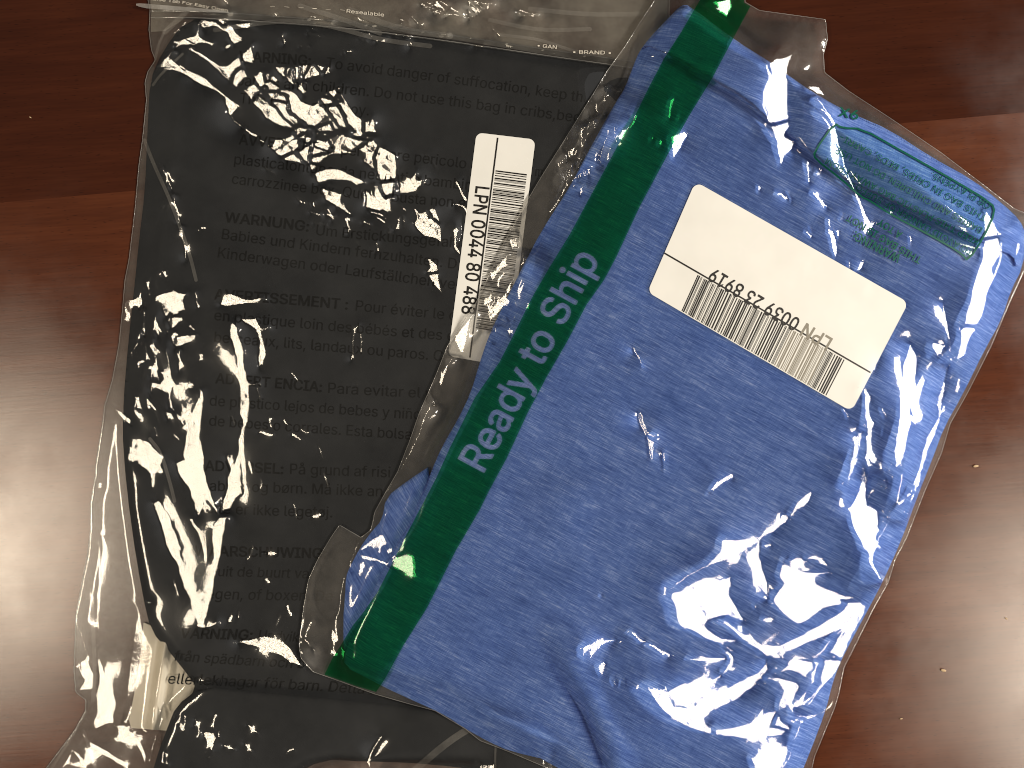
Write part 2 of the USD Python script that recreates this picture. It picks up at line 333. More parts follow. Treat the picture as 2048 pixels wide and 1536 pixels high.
strip_R = pts('1528,-50 1500,14 1424,157 1378,232 1337,306 1279,414 1233,513 1208,560 1174,608 1133,685 1092,756 1054,828 1013,917 976,985 960,1018 911,1102 872,1180 853,1217 831,1252 807,1290 771,1356 752,1384')
strip_poly = Polygon(strip_L + strip_R[::-1]).intersection(film2_out.buffer(-2))
lab1 = Polygon([(953, 265), (1071, 279), (1014, 733), (896, 712)]).buffer(-13).buffer(13)
lab2 = Polygon([(1391, 363), (1817, 605), (1703, 823), (1295, 584)]).buffer(-15).buffer(15)

# ---------------------------------------------------------------- wrinkles of the films: facets that face the lamps
# letter = lamp it faces; number = width of a crease line (none: the points are an outline)
WR1 = """a5 315,135 339,109 358,88 374,92 397,111 417,121 446,146 475,174
a 344,119 362,137 389,148 413,156 428,176 448,188 446,190 417,176 389,162 362,146 335,137 307,135
a 448,188 468,207 477,215 464,229 468,238 487,252 514,273 540,289 530,289 505,271 479,252 462,234 454,215
a 401,37 456,37 462,49 471,64 485,82 452,101 448,96 464,86 456,64 428,53 405,57 397,51
a 471,49 505,45 497,59 475,57
a 370,78 391,74 397,53 401,78 432,88 428,92 405,82 384,96
a 342,68 372,43 374,51 350,70
a 505,90 507,127 483,125 503,137 477,172 448,145 452,135 485,109 493,98
a 518,141 545,150 575,170 605,203 628,214 650,187 679,172 690,198 712,232 732,246 737,270 720,262 700,252 665,262 650,275 620,268 590,262 560,252 535,238 520,218 505,203 490,180 505,170 515,152
a 550,135 592,133 628,129 660,135 655,152 641,148 628,156 604,168 612,193 592,176 569,156
a 554,279 573,275 597,265 622,277 652,285 659,279 679,267 706,267 720,261 736,271 747,275 751,285 722,302 685,308 659,310 642,326 628,343 599,326 570,320 550,306 540,292
a 745,236 751,248 751,267 738,265 738,252
a 751,287 767,295 794,312 794,326 790,365 784,410 769,447 757,439 736,420 726,400 722,380 734,380 745,396 751,400 753,345 745,336 726,320 745,306
a 648,339 675,338 712,355 732,365 718,371 698,361 667,361 644,365 642,371 624,353 632,345
a 644,377 667,382 687,390 679,410 702,425 700,431 691,423 671,412 652,398
a 800,367 814,371 831,345 837,347 827,373 847,359 843,373 823,384 804,390 798,398
a 870,414 879,440 885,483 875,477 850,473 832,459 830,446 846,426
a 803,426 811,440 807,455 788,461 782,448 799,444
a 910,455 916,455 916,491 920,510 907,496
a 858,516 877,532 879,557 883,586 870,573 854,543 864,537
a5 914,364 922,380 932,401
a 249,601 286,597 288,612 280,620 266,607 264,636 257,650 251,632
a4 311,597 337,586 372,590
a 327,609 348,609 368,595 368,618 352,632 337,622 335,636 325,624
a 337,636 366,632 360,648 346,657
a 354,675 395,668 391,679 376,683 366,691 354,696
a 411,702 405,718 395,724
a 442,601 460,587 473,593 489,599 540,597 493,607 454,614 440,611
a 479,640 514,636 522,659 532,702 532,716 518,737 516,718 520,683 511,659 493,648
a 458,644 473,652 479,673 487,695 489,726 495,761 499,794 501,823 495,850 489,850 481,823 483,775 475,726 468,695 460,671
a 481,800 499,800 501,825 495,839 489,874 485,898 481,927 483,976 487,986 475,995 460,1019 442,1027 446,1001 452,982 454,956 462,937 452,917 454,909 471,937 477,898 477,878 489,839 481,825
a 397,800 409,800 405,816 401,859 395,878 405,894 409,921 407,937 413,962 423,988 438,1027 436,1030 415,995 407,982 407,1015 397,1034 388,1005 382,997 380,980 366,960 356,946 354,925 370,921 366,913 370,886 372,866 384,859 386,833
a 399,777 407,784 409,802 401,850 384,850 386,823 401,802
a 253,917 266,902 284,886 298,886 317,907 328,915 317,935 309,943 296,941 280,933 276,911 266,925
a4 301,941 303,955 305,972
a 306,1005 321,1003 331,1019 341,1038 354,1073 364,1100 343,1100 335,1097 325,1060 315,1030
a 333,1094 344,1094 354,1082 362,1098 364,1121 382,1141 384,1156 391,1188 401,1215 413,1230 405,1250 397,1250 389,1225 380,1195 368,1176 354,1127 344,1113
a 442,1033 454,1035 452,1055 448,1070 446,1084 442,1104 436,1137 428,1166 426,1184 417,1221 409,1227 415,1195 425,1162 430,1117 426,1084 428,1049
a4 397,1252 407,1256 423,1254 436,1246
a 466,1219 467,1244 454,1243
a 479,1219 483,1237 475,1236
a 470,1286 528,1272 563,1281 583,1298 600,1325 607,1336 583,1325 552,1305 505,1291
a4 384,1041 402,1072 411,1100 414,1120
a 158,1265 167,1298 179,1330 187,1349 187,1379 155,1383 171,1361 161,1341 165,1318 159,1291
a 196,1302 206,1338 212,1363 224,1384 234,1406 226,1431 230,1449 218,1447 202,1453 189,1459 196,1423 196,1384 198,1353
a 230,1449 249,1453 269,1468 282,1488 292,1509 292,1529 284,1513 275,1488 257,1472 236,1459
a6 181,1489 206,1502 226,1517 255,1535
a5 152,1504 165,1523 173,1540
a 261,1412 263,1427 255,1447 251,1447
a 229,815 262,839 262,851 237,831
a 196,966 206,966 206,976 197,980
a 197,1068 211,1068 206,1060
a3 197,1082 202,1130 197,1180 198,1260
a 405,1466 413,1462 433,1474 425,1505
a6 764,1473 746,1500 739,1517 739,1540
a 961,1530 991,1530 991,1545 961,1545
a 839,7 884,3 908,17 928,32 894,31 867,24
a 1031,22 1082,29 1044,34
a 937,0 990,7 938,37
a3 333,700 345,765 338,800
a3 300,690 312,720 318,760
a3 283,665 275,690 270,700
a 334,760 339,752 333,785 328,778
a 345,825 338,842 332,828
a3 345,1160 352,1176 356,1190
a3 289,620 293,640 288,655
a3 716,650 705,690 704,720
a3 722,665 724,690 720,705
a2 585,745 598,762
a 551,26 556,28 553,33 549,33
a 546,42 560,44 549,45
a 320,160 330,158 329,168 318,167
a2 330,410 318,430 312,450
a2 415,452 396,462
a3 322,330 345,380 356,430 368,480 372,520"""
WR2 = """a4 1305,4 1284,42 1256,92 1239,117 1219,164
a 1217,172 1211,197 1195,227 1186,254 1172,258 1170,252 1184,230 1203,197
a4 1170,255 1150,290 1140,320
a6 1141,330 1130,375 1113,412 1084,448 1060,490
a5 1048,517 1025,560 1000,615 970,655
a 1016,481 1032,474 1038,494 1022,500
a 977,565 996,526 1022,500 1009,533 986,565
a 899,689 947,624 938,663 928,702 908,712 899,702
a3 905,715 880,770 855,830 838,870 815,915 795,945 775,985
a2 893,730 868,790 842,850
a 1221,256 1232,253 1232,285 1215,310 1203,330 1198,318 1208,285
c 1271,229 1275,232 1268,250 1261,258
c 1340,201 1357,193 1346,205 1342,238 1338,234
c 1363,225 1361,244 1357,238
c 1316,284 1322,279 1328,286 1322,293
c 1304,274 1309,272 1308,284 1305,284
c 1341,273 1378,267 1361,298 1347,319
c 1424,4 1457,0 1469,25 1473,45 1457,39
c 1589,104 1575,141 1577,199 1579,257 1564,273 1593,286 1573,306 1560,331 1554,290 1542,248 1531,211 1529,182 1544,149 1540,128 1548,118 1573,112
c4 1635,195 1664,236 1676,282 1693,340 1718,402 1738,447
c 1734,443 1751,447 1738,468
c 1614,170 1639,174 1651,195 1635,190
c 1660,464 1680,460 1676,489 1670,522 1664,489
c 1730,520 1727,534 1708,550
c3 1701,524 1699,545
c 1516,372 1525,376 1517,386
c 1970,418 1991,451 1999,480 1999,513 1983,534 1987,551 1970,588 1966,636 1933,636 1945,580 1962,534 1968,493
c 1941,600 1974,600 1962,637 1941,675 1933,708 1912,728 1920,691 1929,641
c 2035,485 2040,492 2035,512 2031,510
c 1821,687 1834,712 1831,766 1829,819 1817,865 1809,915 1792,931 1790,898 1800,832 1809,757 1807,733
c4 1887,608 1900,675 1902,724
c 1900,724 1892,774 1879,832 1871,811 1883,774
c 1879,832 1871,865 1854,906 1838,973 1813,1039 1825,981 1842,919 1854,873
c 1730,778 1742,795 1738,832 1747,848 1740,890 1738,973 1734,1014 1755,1018 1757,1047 1751,1089 1747,1122 1763,1155 1778,1167 1759,1159 1742,1130 1726,1093 1705,1047 1703,1014 1718,981 1730,915 1734,865 1730,832
c 1718,865 1728,865 1713,927 1693,981 1701,931
c 1763,708 1751,741 1722,778 1715,778 1742,737
c 1863,687 1894,691 1875,714
a 1275,824 1285,826 1295,865 1310,869 1306,923 1299,915 1297,882 1281,853
a2 1266,695 1277,712 1289,733
a4 1327,907 1331,940
b 1411,993 1432,964 1465,948 1469,956 1448,966
b 1519,1080 1560,1043 1564,1031 1581,1026 1597,1002 1626,985 1618,1006 1585,1026 1573,1047 1556,1060
b 1444,1077 1476,1082 1514,1079 1518,1084 1486,1101 1444,1122 1409,1136 1374,1154 1350,1174 1343,1180 1350,1167 1381,1147 1416,1129 1441,1101
b 1521,1080 1519,1119 1535,1164 1540,1199 1511,1161 1504,1126 1493,1115 1514,1094
b 1341,1187 1388,1181 1409,1192 1430,1167 1462,1154 1460,1185 1472,1213 1490,1244 1458,1229 1437,1237 1416,1241 1395,1248 1423,1265 1451,1283 1444,1290 1409,1276 1381,1258 1367,1258 1354,1241 1350,1213
b 1444,1237 1465,1251 1497,1276 1528,1293 1563,1293 1566,1297 1535,1314 1514,1300 1486,1279 1455,1251
b 1444,1286 1465,1300 1469,1321 1455,1345 1423,1370 1395,1391 1374,1387 1347,1394 1333,1384 1367,1366 1423,1363 1451,1342 1462,1321 1451,1300
b 1531,1314 1538,1342 1514,1370 1472,1401 1416,1426 1361,1441 1395,1454 1444,1457 1500,1450 1535,1424 1552,1422 1559,1447 1584,1457 1563,1471 1507,1476 1444,1473 1395,1461 1350,1443 1326,1422 1312,1405 1291,1373 1315,1377 1333,1380 1347,1412 1381,1419 1423,1398 1479,1363 1514,1345 1531,1328
b 1563,1129 1584,1136 1608,1150 1636,1171 1682,1188 1685,1209 1647,1216 1619,1241 1598,1249 1570,1230 1549,1206 1545,1195 1559,1181 1570,1164 1559,1154
b 1682,1188 1709,1195 1732,1216 1727,1237 1688,1258 1636,1279 1584,1300 1552,1318 1542,1318 1566,1290 1619,1262 1671,1230 1695,1209
b 1720,1241 1702,1279 1682,1331 1661,1359 1643,1373 1640,1356 1650,1318 1671,1286 1695,1258
b4 1643,1370 1619,1401 1584,1419 1580,1405 1598,1377 1594,1366 1535,1356
b 1563,1119 1601,1119 1643,1115 1657,1133 1633,1122 1577,1124
b 1580,1325 1643,1321 1636,1331 1608,1352 1587,1335 1549,1352 1570,1338
b3 1598,1377 1566,1394 1556,1426 1563,1447
b4 1584,1412 1587,1429 1612,1436 1643,1427 1661,1415
b 1668,1401 1661,1419 1645,1424
b 1577,1492 1577,1509 1559,1545 1511,1545 1504,1516 1535,1502
b 1166,1295 1197,1281 1241,1279 1210,1288 1176,1301 1166,1315
b5 1263,1265 1291,1286 1340,1311
b5 1381,1318 1415,1320 1451,1317
b 1197,1332 1214,1325 1204,1353
b3 1226,1356 1232,1372
b3 1250,1362 1245,1376
b3 1200,1195 1205,1190
a 702,1110 728,1091 765,1069 771,1075 775,1087 750,1087 730,1099
a 703,1111 728,1111 755,1118 773,1126 783,1122 777,1134 763,1126 736,1120
a 769,1100 785,1096 787,1106 775,1108
a 792,1114 812,1112 830,1110 835,1126 831,1145 835,1157 814,1151 785,1136
a3 799,1079 794,1100 787,1122
a 665,1259 681,1282 673,1285 661,1280
a 681,1292 693,1304 685,1329 683,1309
a 659,1299 681,1309 671,1314
a4 624,1245 616,1260 609,1273
a2 607,1278 629,1299 634,1309
a3 749,1042 747,1057 722,1075 697,1116 675,1147 663,1175 668,1200 675,1225
a2 676,1056 660,1080 637,1122 619,1162 610,1210 601,1290
a3 681,1147 697,1140 706,1144
c3 1614,323 1617,345 1620,365
c3 1625,385 1640,400 1655,415
b3 1583,1145 1625,1150 1660,1145"""
def parse(t):
    out = []
    for ln in t.strip().splitlines():
        k, rest = ln.split(' ', 1)
        p = pts(rest)
        g = LineString(smooth_line(p, 1)).buffer(float(k[1:]) / 2) if len(k) > 1 else Polygon(p).buffer(0)
        out.append((k[0], g))
    return out

def sparkle(n, cx, cy, rx, ry, ang, key, seed, spread=.5):
    """Short random creases."""
    r = np.random.default_rng(seed); out = []
    for _ in range(n):
        x, y = cx + rx * r.normal() * .6, cy + ry * r.normal() * .6
        a, L = ang + spread * r.normal(), r.uniform(7, 30)
        m = r.normal() * 2
        dx, dy = math.cos(a) * L / 2, math.sin(a) * L / 2
        g = LineString([(x - dx, y - dy), (x + m, y + m), (x + dx, y + dy)]).buffer(r.uniform(.8, 1.5))
        out.append((key, g))
    return out

def facing(key, z=0.012):
    """Slope that turns a point of the film so that it mirrors the lamp to the camera."""
    P = np.stack([(GX - CX) * S, (CY - GY) * S, np.full_like(GX, z)], -1)
    a = np.array([0, 0, H]) - P; b = LPOS[key] - P
    n = a / np.linalg.norm(a, axis=-1, keepdims=True) + b / np.linalg.norm(b, axis=-1, keepdims=True)
    return -n[..., 0] / n[..., 2], n[..., 1] / n[..., 2]      # d z / d plan-x, d z / d plan-y (plan y points down)
FACE = {k: facing(k) for k in LAMPS}

WOUT, WH = .004, 1.2e-5
def solve_film(out, wr, h0, rim_h, crinkle, flat=(), seed=0, cracks=0, calm=None, crack_low=2000):
    """The film's height: facets where wrinkles face a lamp, draped over what is inside elsewhere."""
    m = raster([out.buffer(4)]) > .02
    warp = [(2.2 * nz(9, seed + 1) + 1.6 * nz(22, seed + 3)), (2.2 * nz(9, seed + 2) + 1.6 * nz(22, seed + 4))]
    gx0, gy0 = np.gradient(h0, axis=1) / DX, np.gradient(h0, axis=0) / DX
    gx, gy, w = gx0.copy(), gy0.copy(), np.full(h0.shape, WOUT)
    hl = np.zeros(h0.shape)
    for key in LAMPS:
        a = raster([g for k, g in wr if k == key], warp) > .45
        gx[a], gy[a] = FACE[key][0][a], FACE[key][1][a]
        w[a] = 6.0; hl[a] = 1
    r = np.random.default_rng(seed + 9); yy, xx = np.nonzero((hl > .5) & (GY < crack_low)); segs = []
    for _ in range(cracks):                                      # sharp straight folds across the facets let the film step back down
        k = r.integers(len(xx)); x, y = X0 + G * xx[k], Y0 + G * yy[k]
        a, L = r.uniform(0, math.pi), r.uniform(12, 48)
        bend = r.normal(0, 4, 2)
        segs.append(LineString([(x - math.cos(a) * L, y - math.sin(a) * L), (x + bend[0], y + bend[1]), (x + math.cos(a) * L, y + math.sin(a) * L)]).buffer(1.1))
    w[(raster(segs) > .35) & (hl > .5)] = .002
    if calm is not None:
        k = calm * (hl < .5); gx *= 1 - k; gy *= 1 - k; w = np.where(hl < .5, w + .06 * k, w)
    fl = raster(flat) > .5 if flat else np.zeros_like(m)
    fl &= hl < .5
    w[fl] = .6
    idx = -np.ones(h0.shape, int); idx[m] = np.arange(m.sum())
    N = m.sum()
    A, B, gg, ww = [], [], [], []
    for ax, g in ((1, gx), (0, gy)):
        s0 = (slice(None), slice(None, -1)) if ax == 1 else (slice(None, -1), slice(None))
        s1 = (slice(None), slice(1, None)) if ax == 1 else (slice(1, None), slice(None))
        both = m[s0] & m[s1]
        A.append(idx[s0][both]); B.append(idx[s1][both])
        gg.append((.5 * (g[s0] + g[s1]) * DX)[both]); ww.append(np.minimum(w[s0], w[s1])[both])
    A, B, gg, ww = map(np.concatenate, (A, B, gg, ww))
    dist = ndi.distance_transform_edt(raster([out]) > .5) * G
    wh = np.where(dist < 3, .15, WH)[m]
    tgt = np.where(dist < 3, rim_h, h0)[m]
    L = sparse.coo_matrix((np.r_[ww, ww, -ww, -ww], (np.r_[A, B, A, B], np.r_[A, B, B, A])), (N, N)).tocsc() + sparse.diags(wh).tocsc()
    r = wh * tgt + np.bincount(B, ww * gg, N) - np.bincount(A, ww * gg, N)
    h = np.zeros(h0.shape); h[m] = spsolve(L, r, permc_spec='MMD_AT_PLUS_A', use_umfpack=False)
    near = np.clip(gauss(hl, 14) * 2.2, 0, 1)
    c = crinkle(near, hl) * np.clip(dist / 14, 0, 1) * (1 - gauss(fl.astype(float), 5))
    h = h + c
    fillm = ndi.distance_transform_edt(~m, return_distances=False, return_indices=True)
    h = h[tuple(fillm)]
    return h, hl, dist

def profile(poly, t, r, power=.5):
    d = ndi.distance_transform_edt(raster([poly]) > .5) * G
    u = np.clip(d / r, 0, 1)
    return t * (1 - (1 - u) ** 2) ** power

def ridged(scale, seed, ang=0, st=1): return np.abs(nz(scale, seed, ang, st))

# ---------------------------------------------------------------- heights
# lower bag
T1 = profile(dark_out, .0058, 26) + .0004
T1 += profile(fold_out, .0022, 16)
T1 += (.0005 * nz(150, 5) + .0003 * nz(60, 6)) * np.clip(T1 / .006, 0, 1)
crz0 = .0009 + .0034 * np.exp(-((GX - (330 - .148 * (GY - 1290))) / 9.0) ** 2) + .0004 * np.clip((330 - GX) / 60, 0, 1)
back1 = np.full(T1.shape, .0003)
d1 = ndi.distance_transform_edt(raster([film1_out]) > .5) * G
env = ndi.maximum_filter(np.maximum(T1, crz0 * (raster([card_out]) > .5)), 9)
h01 = np.minimum(np.maximum(gauss(env, 7) + .0005, .0030), .0007 + .00010 * d1)
h01 = gauss(h01, 4)
def crk1(near, hl):
    left = np.exp(-((GX - 330) / 130) ** 2 - ((GY - 740) / 330) ** 2)
    top = np.exp(-((GY - 55 - .06 * (GX - 600)) / 50) ** 2)
    base = .00012 * nz(120, 11) + .00006 * nz(50, 12, .3, 2.0)
    c = base * .8 + near * (.00015 * ridged(34, 13, 1.0, 1.6) + .00010 * ridged(15, 14, .6, 2.4) * (.4 + .6 * (GY < 520)) + .000045 * ridged(9, 48, 2.0, 2.2) + .00010 * nz(70, 15))
    c += left * (1 - .85 * np.clip(gauss(hl, 5), 0, 1)) * (.00032 * ridged(46, 16, 1.45, 2.2) + .00014 * ridged(20, 17, 1.2, 1.8))
    c += top * (.00016 * ridged(55, 18, .1, 3.0) + .0001 * nz(24, 19, .12, 3.0))
    return c
film1, hl1, _ = solve_film(film1_out, parse(WR1) + sparkle(60, 325, 720, 70, 170, 1.35, 'a', 1) + sparkle(26, 800, 60, 380, 40, .3, 'a', 2) + sparkle(30, 560, 1000, 160, 330, 1.2, 'a', 3, 1.0) + sparkle(26, 700, 420, 180, 90, .9, 'a', 4) + sparkle(16, 420, 1470, 150, 50, 1.2, 'a', 5), h01, .0007, crk1, [lab1.buffer(6)], 20, 95, ((GX < 300) & (GY > 800)) * np.clip((d1 - 16) / 40, 0, 1) * np.clip((ndi.distance_transform_edt(raster([dark_out]) < .5) * G - 8) / 24, 0, 1) * (raster([card_out.buffer(12)]) < .5), 560)
film1 = np.maximum(film1, .0009)
in1 = raster([film1_out]) > .5
inner = np.clip((ndi.distance_transform_edt(raster([dark_out]) > .5) * G - 14) / 30, 0, 1)
fit = gauss(ndi.minimum_filter(film1, 3), 3) - .00022
T1 = np.minimum(T1 + inner * np.clip(fit - T1, 0, .003), fit)
T1 = np.maximum(T1, .0005)

# upper bag: lies over the lower one and sinks to the table beside it
sup = np.where(in1, film1 + .0004, 0.0)
sup = gauss(ndi.maximum_filter(sup, 11), 9)
ix = int((1225 - X0) / G)
col = gauss(sup, 70)[:, ix][:, None]                           # right of the lower bag the upper one bridges down to the table
t = np.clip((GX - 1225) / 840.0, 0, 1)
wgt = np.clip((GX - 1130) / 95, 0, 1); wgt = wgt * wgt * (3 - 2 * wgt)
sup = (1 - wgt) * sup + wgt * np.maximum(col, .006) * (1 - t)
film1 = np.where(GX > 1120, np.minimum(film1, np.maximum(sup - .0002, .0008)), film1)
back2 = sup + .0005
base2 = back2 + .0004
body_t = profile(shirt2_out, .0072, 12)
body_plain = body_t.copy()
crease = LineString(smooth_line(pts('1060,1240 1095,1300 1135,1370 1170,1430 1215,1540 1235,1600'), 2))
cd = shapely.distance(shapely.points(GX[::2, ::2].ravel(), GY[::2, ::2].ravel()), crease).reshape(GX[::2, ::2].shape)
cd = np.kron(cd, np.ones((2, 2)))[:NY, :NX]; cd = gauss(cd, 3)
fade = np.clip((GY - 1250) / 160, 0, 1)
crx = np.interp(GY, [1240, 1300, 1370, 1430, 1540, 1600], [1060, 1095, 1135, 1170, 1215, 1235])
side = np.tanh((GX - crx) / 14)
body_t += fade * (-.0060 * np.exp(-(cd / 13) ** 2) + .0022 * np.exp(-(cd / 45) ** 2) * (side > 0) - .0010 * np.exp(-(cd / 60) ** 2) * (side < 0)) * (body_t > .002)
bd = ndi.distance_transform_edt(raster([band_out]) < .5) * G
along = np.clip((GX - 1290) / 90, 0, 1) * np.clip((1960 - GX) / 200, .25, 1)
body_t -= .0036 * np.exp(-(bd / 15) ** 2) * along * (bd > 0) * (body_t > .003)
body_t = gauss(body_t, 3) * (raster([shirt2_out]) > .5)
body_t += (.0007 * nz(190, 31, .5, 1.6) + .00028 * nz(70, 32)) * np.clip(body_t / .006, 0, 1)
band_t = profile(band_out, .0044, 6)
top2 = base2 + body_t
allt2 = top2 + band_t
flap_t = base2 + profile(flap_out, .0026, 12)
d2 = ndi.distance_transform_edt(raster([film2_out]) > .5) * G
env = ndi.maximum_filter(np.maximum(np.maximum(allt2, base2 + body_plain + band_t), np.where(flap_t > base2 + 1e-4, flap_t, 0)), 7)
h02 = np.minimum(gauss(env, 8) + .0006, back2 + .0006 + .00016 * d2)
h02 = gauss(h02, 4)
def crk2(near, hl):
    base = .00012 * nz(130, 41) + .00004 * nz(60, 42, .5, 2.0)
    c = base + near * (.00011 * ridged(40, 43, 1.2, 1.8) + .00006 * ridged(16, 44, 1.0, 2.0) + .00003 * ridged(9, 49, .4, 2.0))
    low = np.exp(-((GX - 1550) / 160) ** 2 - ((GY - 1290) / 160) ** 2)
    edge = np.exp(-(d2 / 26) ** 2)
    c += low * .00016 * ridged(36, 45, 2.4, 1.6) + edge * (.0002 * ridged(40, 46) + .0001 * nz(18, 47))
    return c
film2, hl2, _ = solve_film(film2_out, parse(WR2) + sparkle(40, 1000, 600, 30, 60, 2.1, 'a', 6, .2) + sparkle(22, 1160, 300, 30, 60, 2.1, 'a', 7, .2) + sparkle(14, 1680, 480, 110, 110, 1.2, 'c', 8) + sparkle(16, 1780, 900, 90, 160, 1.4, 'c', 9, .4) + sparkle(14, 1480, 1250, 160, 120, .6, 'b', 10), h02, back2 + .0006, crk2, [lab2.buffer(6)], 50, 45)
film2 = np.maximum(film2, back2 + .0004)
lid = gauss(ndi.minimum_filter(film2, 3), 3) - .0003
low = gauss(ndi.minimum_filter(film2, 17), 16) - .0003
top2 = np.minimum(top2, low); allt2 = top2 + band_t
allt2 = np.minimum(allt2, lid)
top2 = np.where(band_t > 2e-4, np.minimum(top2, allt2 - .0004), np.minimum(top2, lid))
flap_t = np.minimum(flap_t, lid)

# ---------------------------------------------------------------- lower bag: what is inside it
dark = thing('folded_dark_garment', 'folded charcoal black garment inside the clear zip bag printed with warnings', 'clothing')
part('garment_body', sheet(dark_out, T1, 2, .0004), M['dark'], dark, smooth=40)
foldz = np.minimum(T1 + .0009, film1 - .0002)
part('folded_edge', sheet(fold_out, foldz, 2, T1 - .0002), M['dark'], dark, smooth=40)
crz = np.minimum(gauss(crz0, 2), np.maximum(film1 - .0003, .0006))
card = part('card_insert', sheet(card_out, crz, 1, .0004), M['card'], '/World', smooth=40)
tag(stage.GetPrimAtPath(card), 'creased cream card sticking out from under the dark garment at lower left', 'card')

# ---------------------------------------------------------------- lower bag
zipbag = thing('clear_zip_bag', 'crinkled clear zip bag printed with black warnings in many languages', 'bag')
part('back_film', sheet(film1_out, back1, 4), M['film_back'], zipbag, smooth=True)
part('front_film', sheet(film1_out, film1, 1), M['film_front'], zipbag, smooth=True)
ext = film1_out.exterior
part('welded_edge', tube(list(ext.coords), film1, -.0002, .00016), M['seam'], zipbag, smooth=True)
for off in (0, 13):
    ln = smooth_line([(302, 22 + off), (380, 22 + off), (520, 30 + off), (700, 44 + off), (900, 70 + off), (1100, 100 + off), (1260, 122 + off), (1330, 134 + off)], 2)
    part('zip_track', tube(ln, film1, -.0004, .00035), M['seam'], zipbag, smooth=True)
head = Polygon(pts('300,-50 1335,-50 1335,146 1312,143 1250,132 1100,110 900,78 700,54 620,48 520,40 372,36 330,62 302,64')).intersection(film1_out.buffer(-3))
part('zip_header', drape(head, film1, -.00035, 12), M['film_zip'], zipbag, smooth=True)
tabp = smooth_poly(pts('272,6 300,8 420,18 470,26 420,24 300,18 272,12'), 1)
part('pull_tab', drape(tabp, film1 + .0006, .0004, 12), M['seam'], zipbag)
FOLDS = [('289,280 307,328 342,403 379,506 392,560', 7), ('300,878 322,905 340,965 349,1002', 7), ('430,60 560,40 650,48 760,80 860,92', 9), ('600,12 690,40 760,66', 10), ('980,40 1080,62 1180,58', 8), ('1000,70 1080,78 1150,104 1200,108', 6),
         ('1060,18 1180,30 1290,28', 9), ('172,1424 140,1480 104,1536', 5), ('167,1462 180,1500 194,1545', 6), ('183,1180 186,1260 190,1330 186,1400', 8), ('365,108 320,150 306,170', 5), ('960,1445 900,1480 830,1540', 14), ('992,1485 990,1512 991,1550', 4), ('383,12 360,36 330,64', 10), ('700,20 800,60 900,72', 12), ('330,60 316,92 310,120', 5)]
for path, wd in FOLDS:
    c = LineString(smooth_line(pts(path), 2)).buffer(wd / 2).intersection(film1_out)
    part('film_fold', drape(c, film1, .00025, 8), M['fold'], zipbag)
LINES = [
 ('WARNING:', '478,122 550,126 621,131', 20, 1, 0), ('To avoid danger of suffocation, keep this', '652,135 900,166 1186,207', 21, 0, 0),
 ('babies and children. Do not use this bag in cribs,bed', '473,170 743,191 1160,245', 21, 0, 0), ('This bag is not a toy.', '479,206 600,219 737,231', 21, 0, 0),
 ('AVVERTENZA:', '477,288 570,297 665,308', 20, 1, 0), ('per evitare pericolo di', '682,309 800,320 962,341', 21, 0, 0), ('my', '1070,352 1095,355', 20, 0, 0),
 ('plasticalontano da neonati e bambini', '468,328 700,354 950,381', 21, 0, 0), ('carrozzinee box. Questa busta non e', '463,367 700,396 930,416', 21, 0, 0),
 ('WARNUNG:', '449,444 530,452 617,463', 20, 1, 0), ('Um Erstickungsgefahr', '632,470 780,484 924,496', 21, 0, 0),
 ('Babies und Kindern fernzuhalten. D', '443,478 670,507 912,538', 21, 0, 0), ('Kinderwagen oder Laufställchen ver', '435,515 690,549 920,580', 21, 0, 0),
 ('AVERTISSEMENT :', '428,598 560,607 695,619', 20, 1, 0), ('Pour éviter le d', '711,621 800,630 912,641', 21, 0, 0),
 ('en plastique loin des bébés et des e', '428,640 650,661 908,682', 21, 0, 0), ('berceaux, lits, landaux ou paros. C', '428,684 650,702 884,722', 21, 0, 0),
 ('ADVERT ENCIA:', '430,766 530,774 643,784', 20, 1, 0), ('Para evitar el p', '656,786 750,791 866,797', 21, 0, 0),
 ('de plástico lejos de bebes y niños', '419,811 640,826 855,840', 21, 0, 0), ('de bebes o corrales. Esta bolsa', '418,851 620,866 822,879', 21, 0, 0),
 ('ADVARSEL:', '409,941 490,944 566,948', 20, 1, 0), ('På grund af risi', '580,948 680,951 780,955', 21, 0, 0),
 ('babyer og børn. Må ikke an', '403,981 580,986 764,993', 21, 0, 0), ('Dette er ikke legetøj.', '393,1025 530,1031 664,1035', 21, 0, 0),
 ('WAARSCHUWING:', '389,1111 520,1114 652,1117', 20, 1, 0), ('zak uit de buurt van', '383,1151 500,1154 632,1157', 20, 0, .1),
 ('wiegen, of boxen. De', '382,1197 520,1200 664,1202', 21, 0, .12),
 ('VARNING:', '359,1276 430,1278 503,1280', 20, 1, .16), ('Undvik', '516,1280 596,1284', 20, 0, .16),
 ('från spädbarn och b', '346,1321 460,1329 608,1337', 20, 0, .18), ('ellerlekhagar för barn. Detta ä', '335,1367 540,1376 752,1389', 21, 0, .16)]
for text, path, hgt, bold, ital in LINES:
    part('warning_line', drape(lettering(text, pts(path), hgt, bool(bold), ital), film1, -.00006), M['ink'], zipbag)
for text, path, hgt in [('Raise Tab For Easy Open', '298,0 360,6 455,24', 6), ('- - - • - -', '540,14 600,17 690,22', 4), ('Resealable', '693,25 768,33', 7), ('er', '1012,93 1024,96', 5), ('• GAN', '1075,94 1113,98', 7), ('• BRAND •', '1146,107 1222,109', 7)]:
    part('zip_print', drape(lettering(text, pts(path), hgt), film1, .0003), M['white_ink'], zipbag)

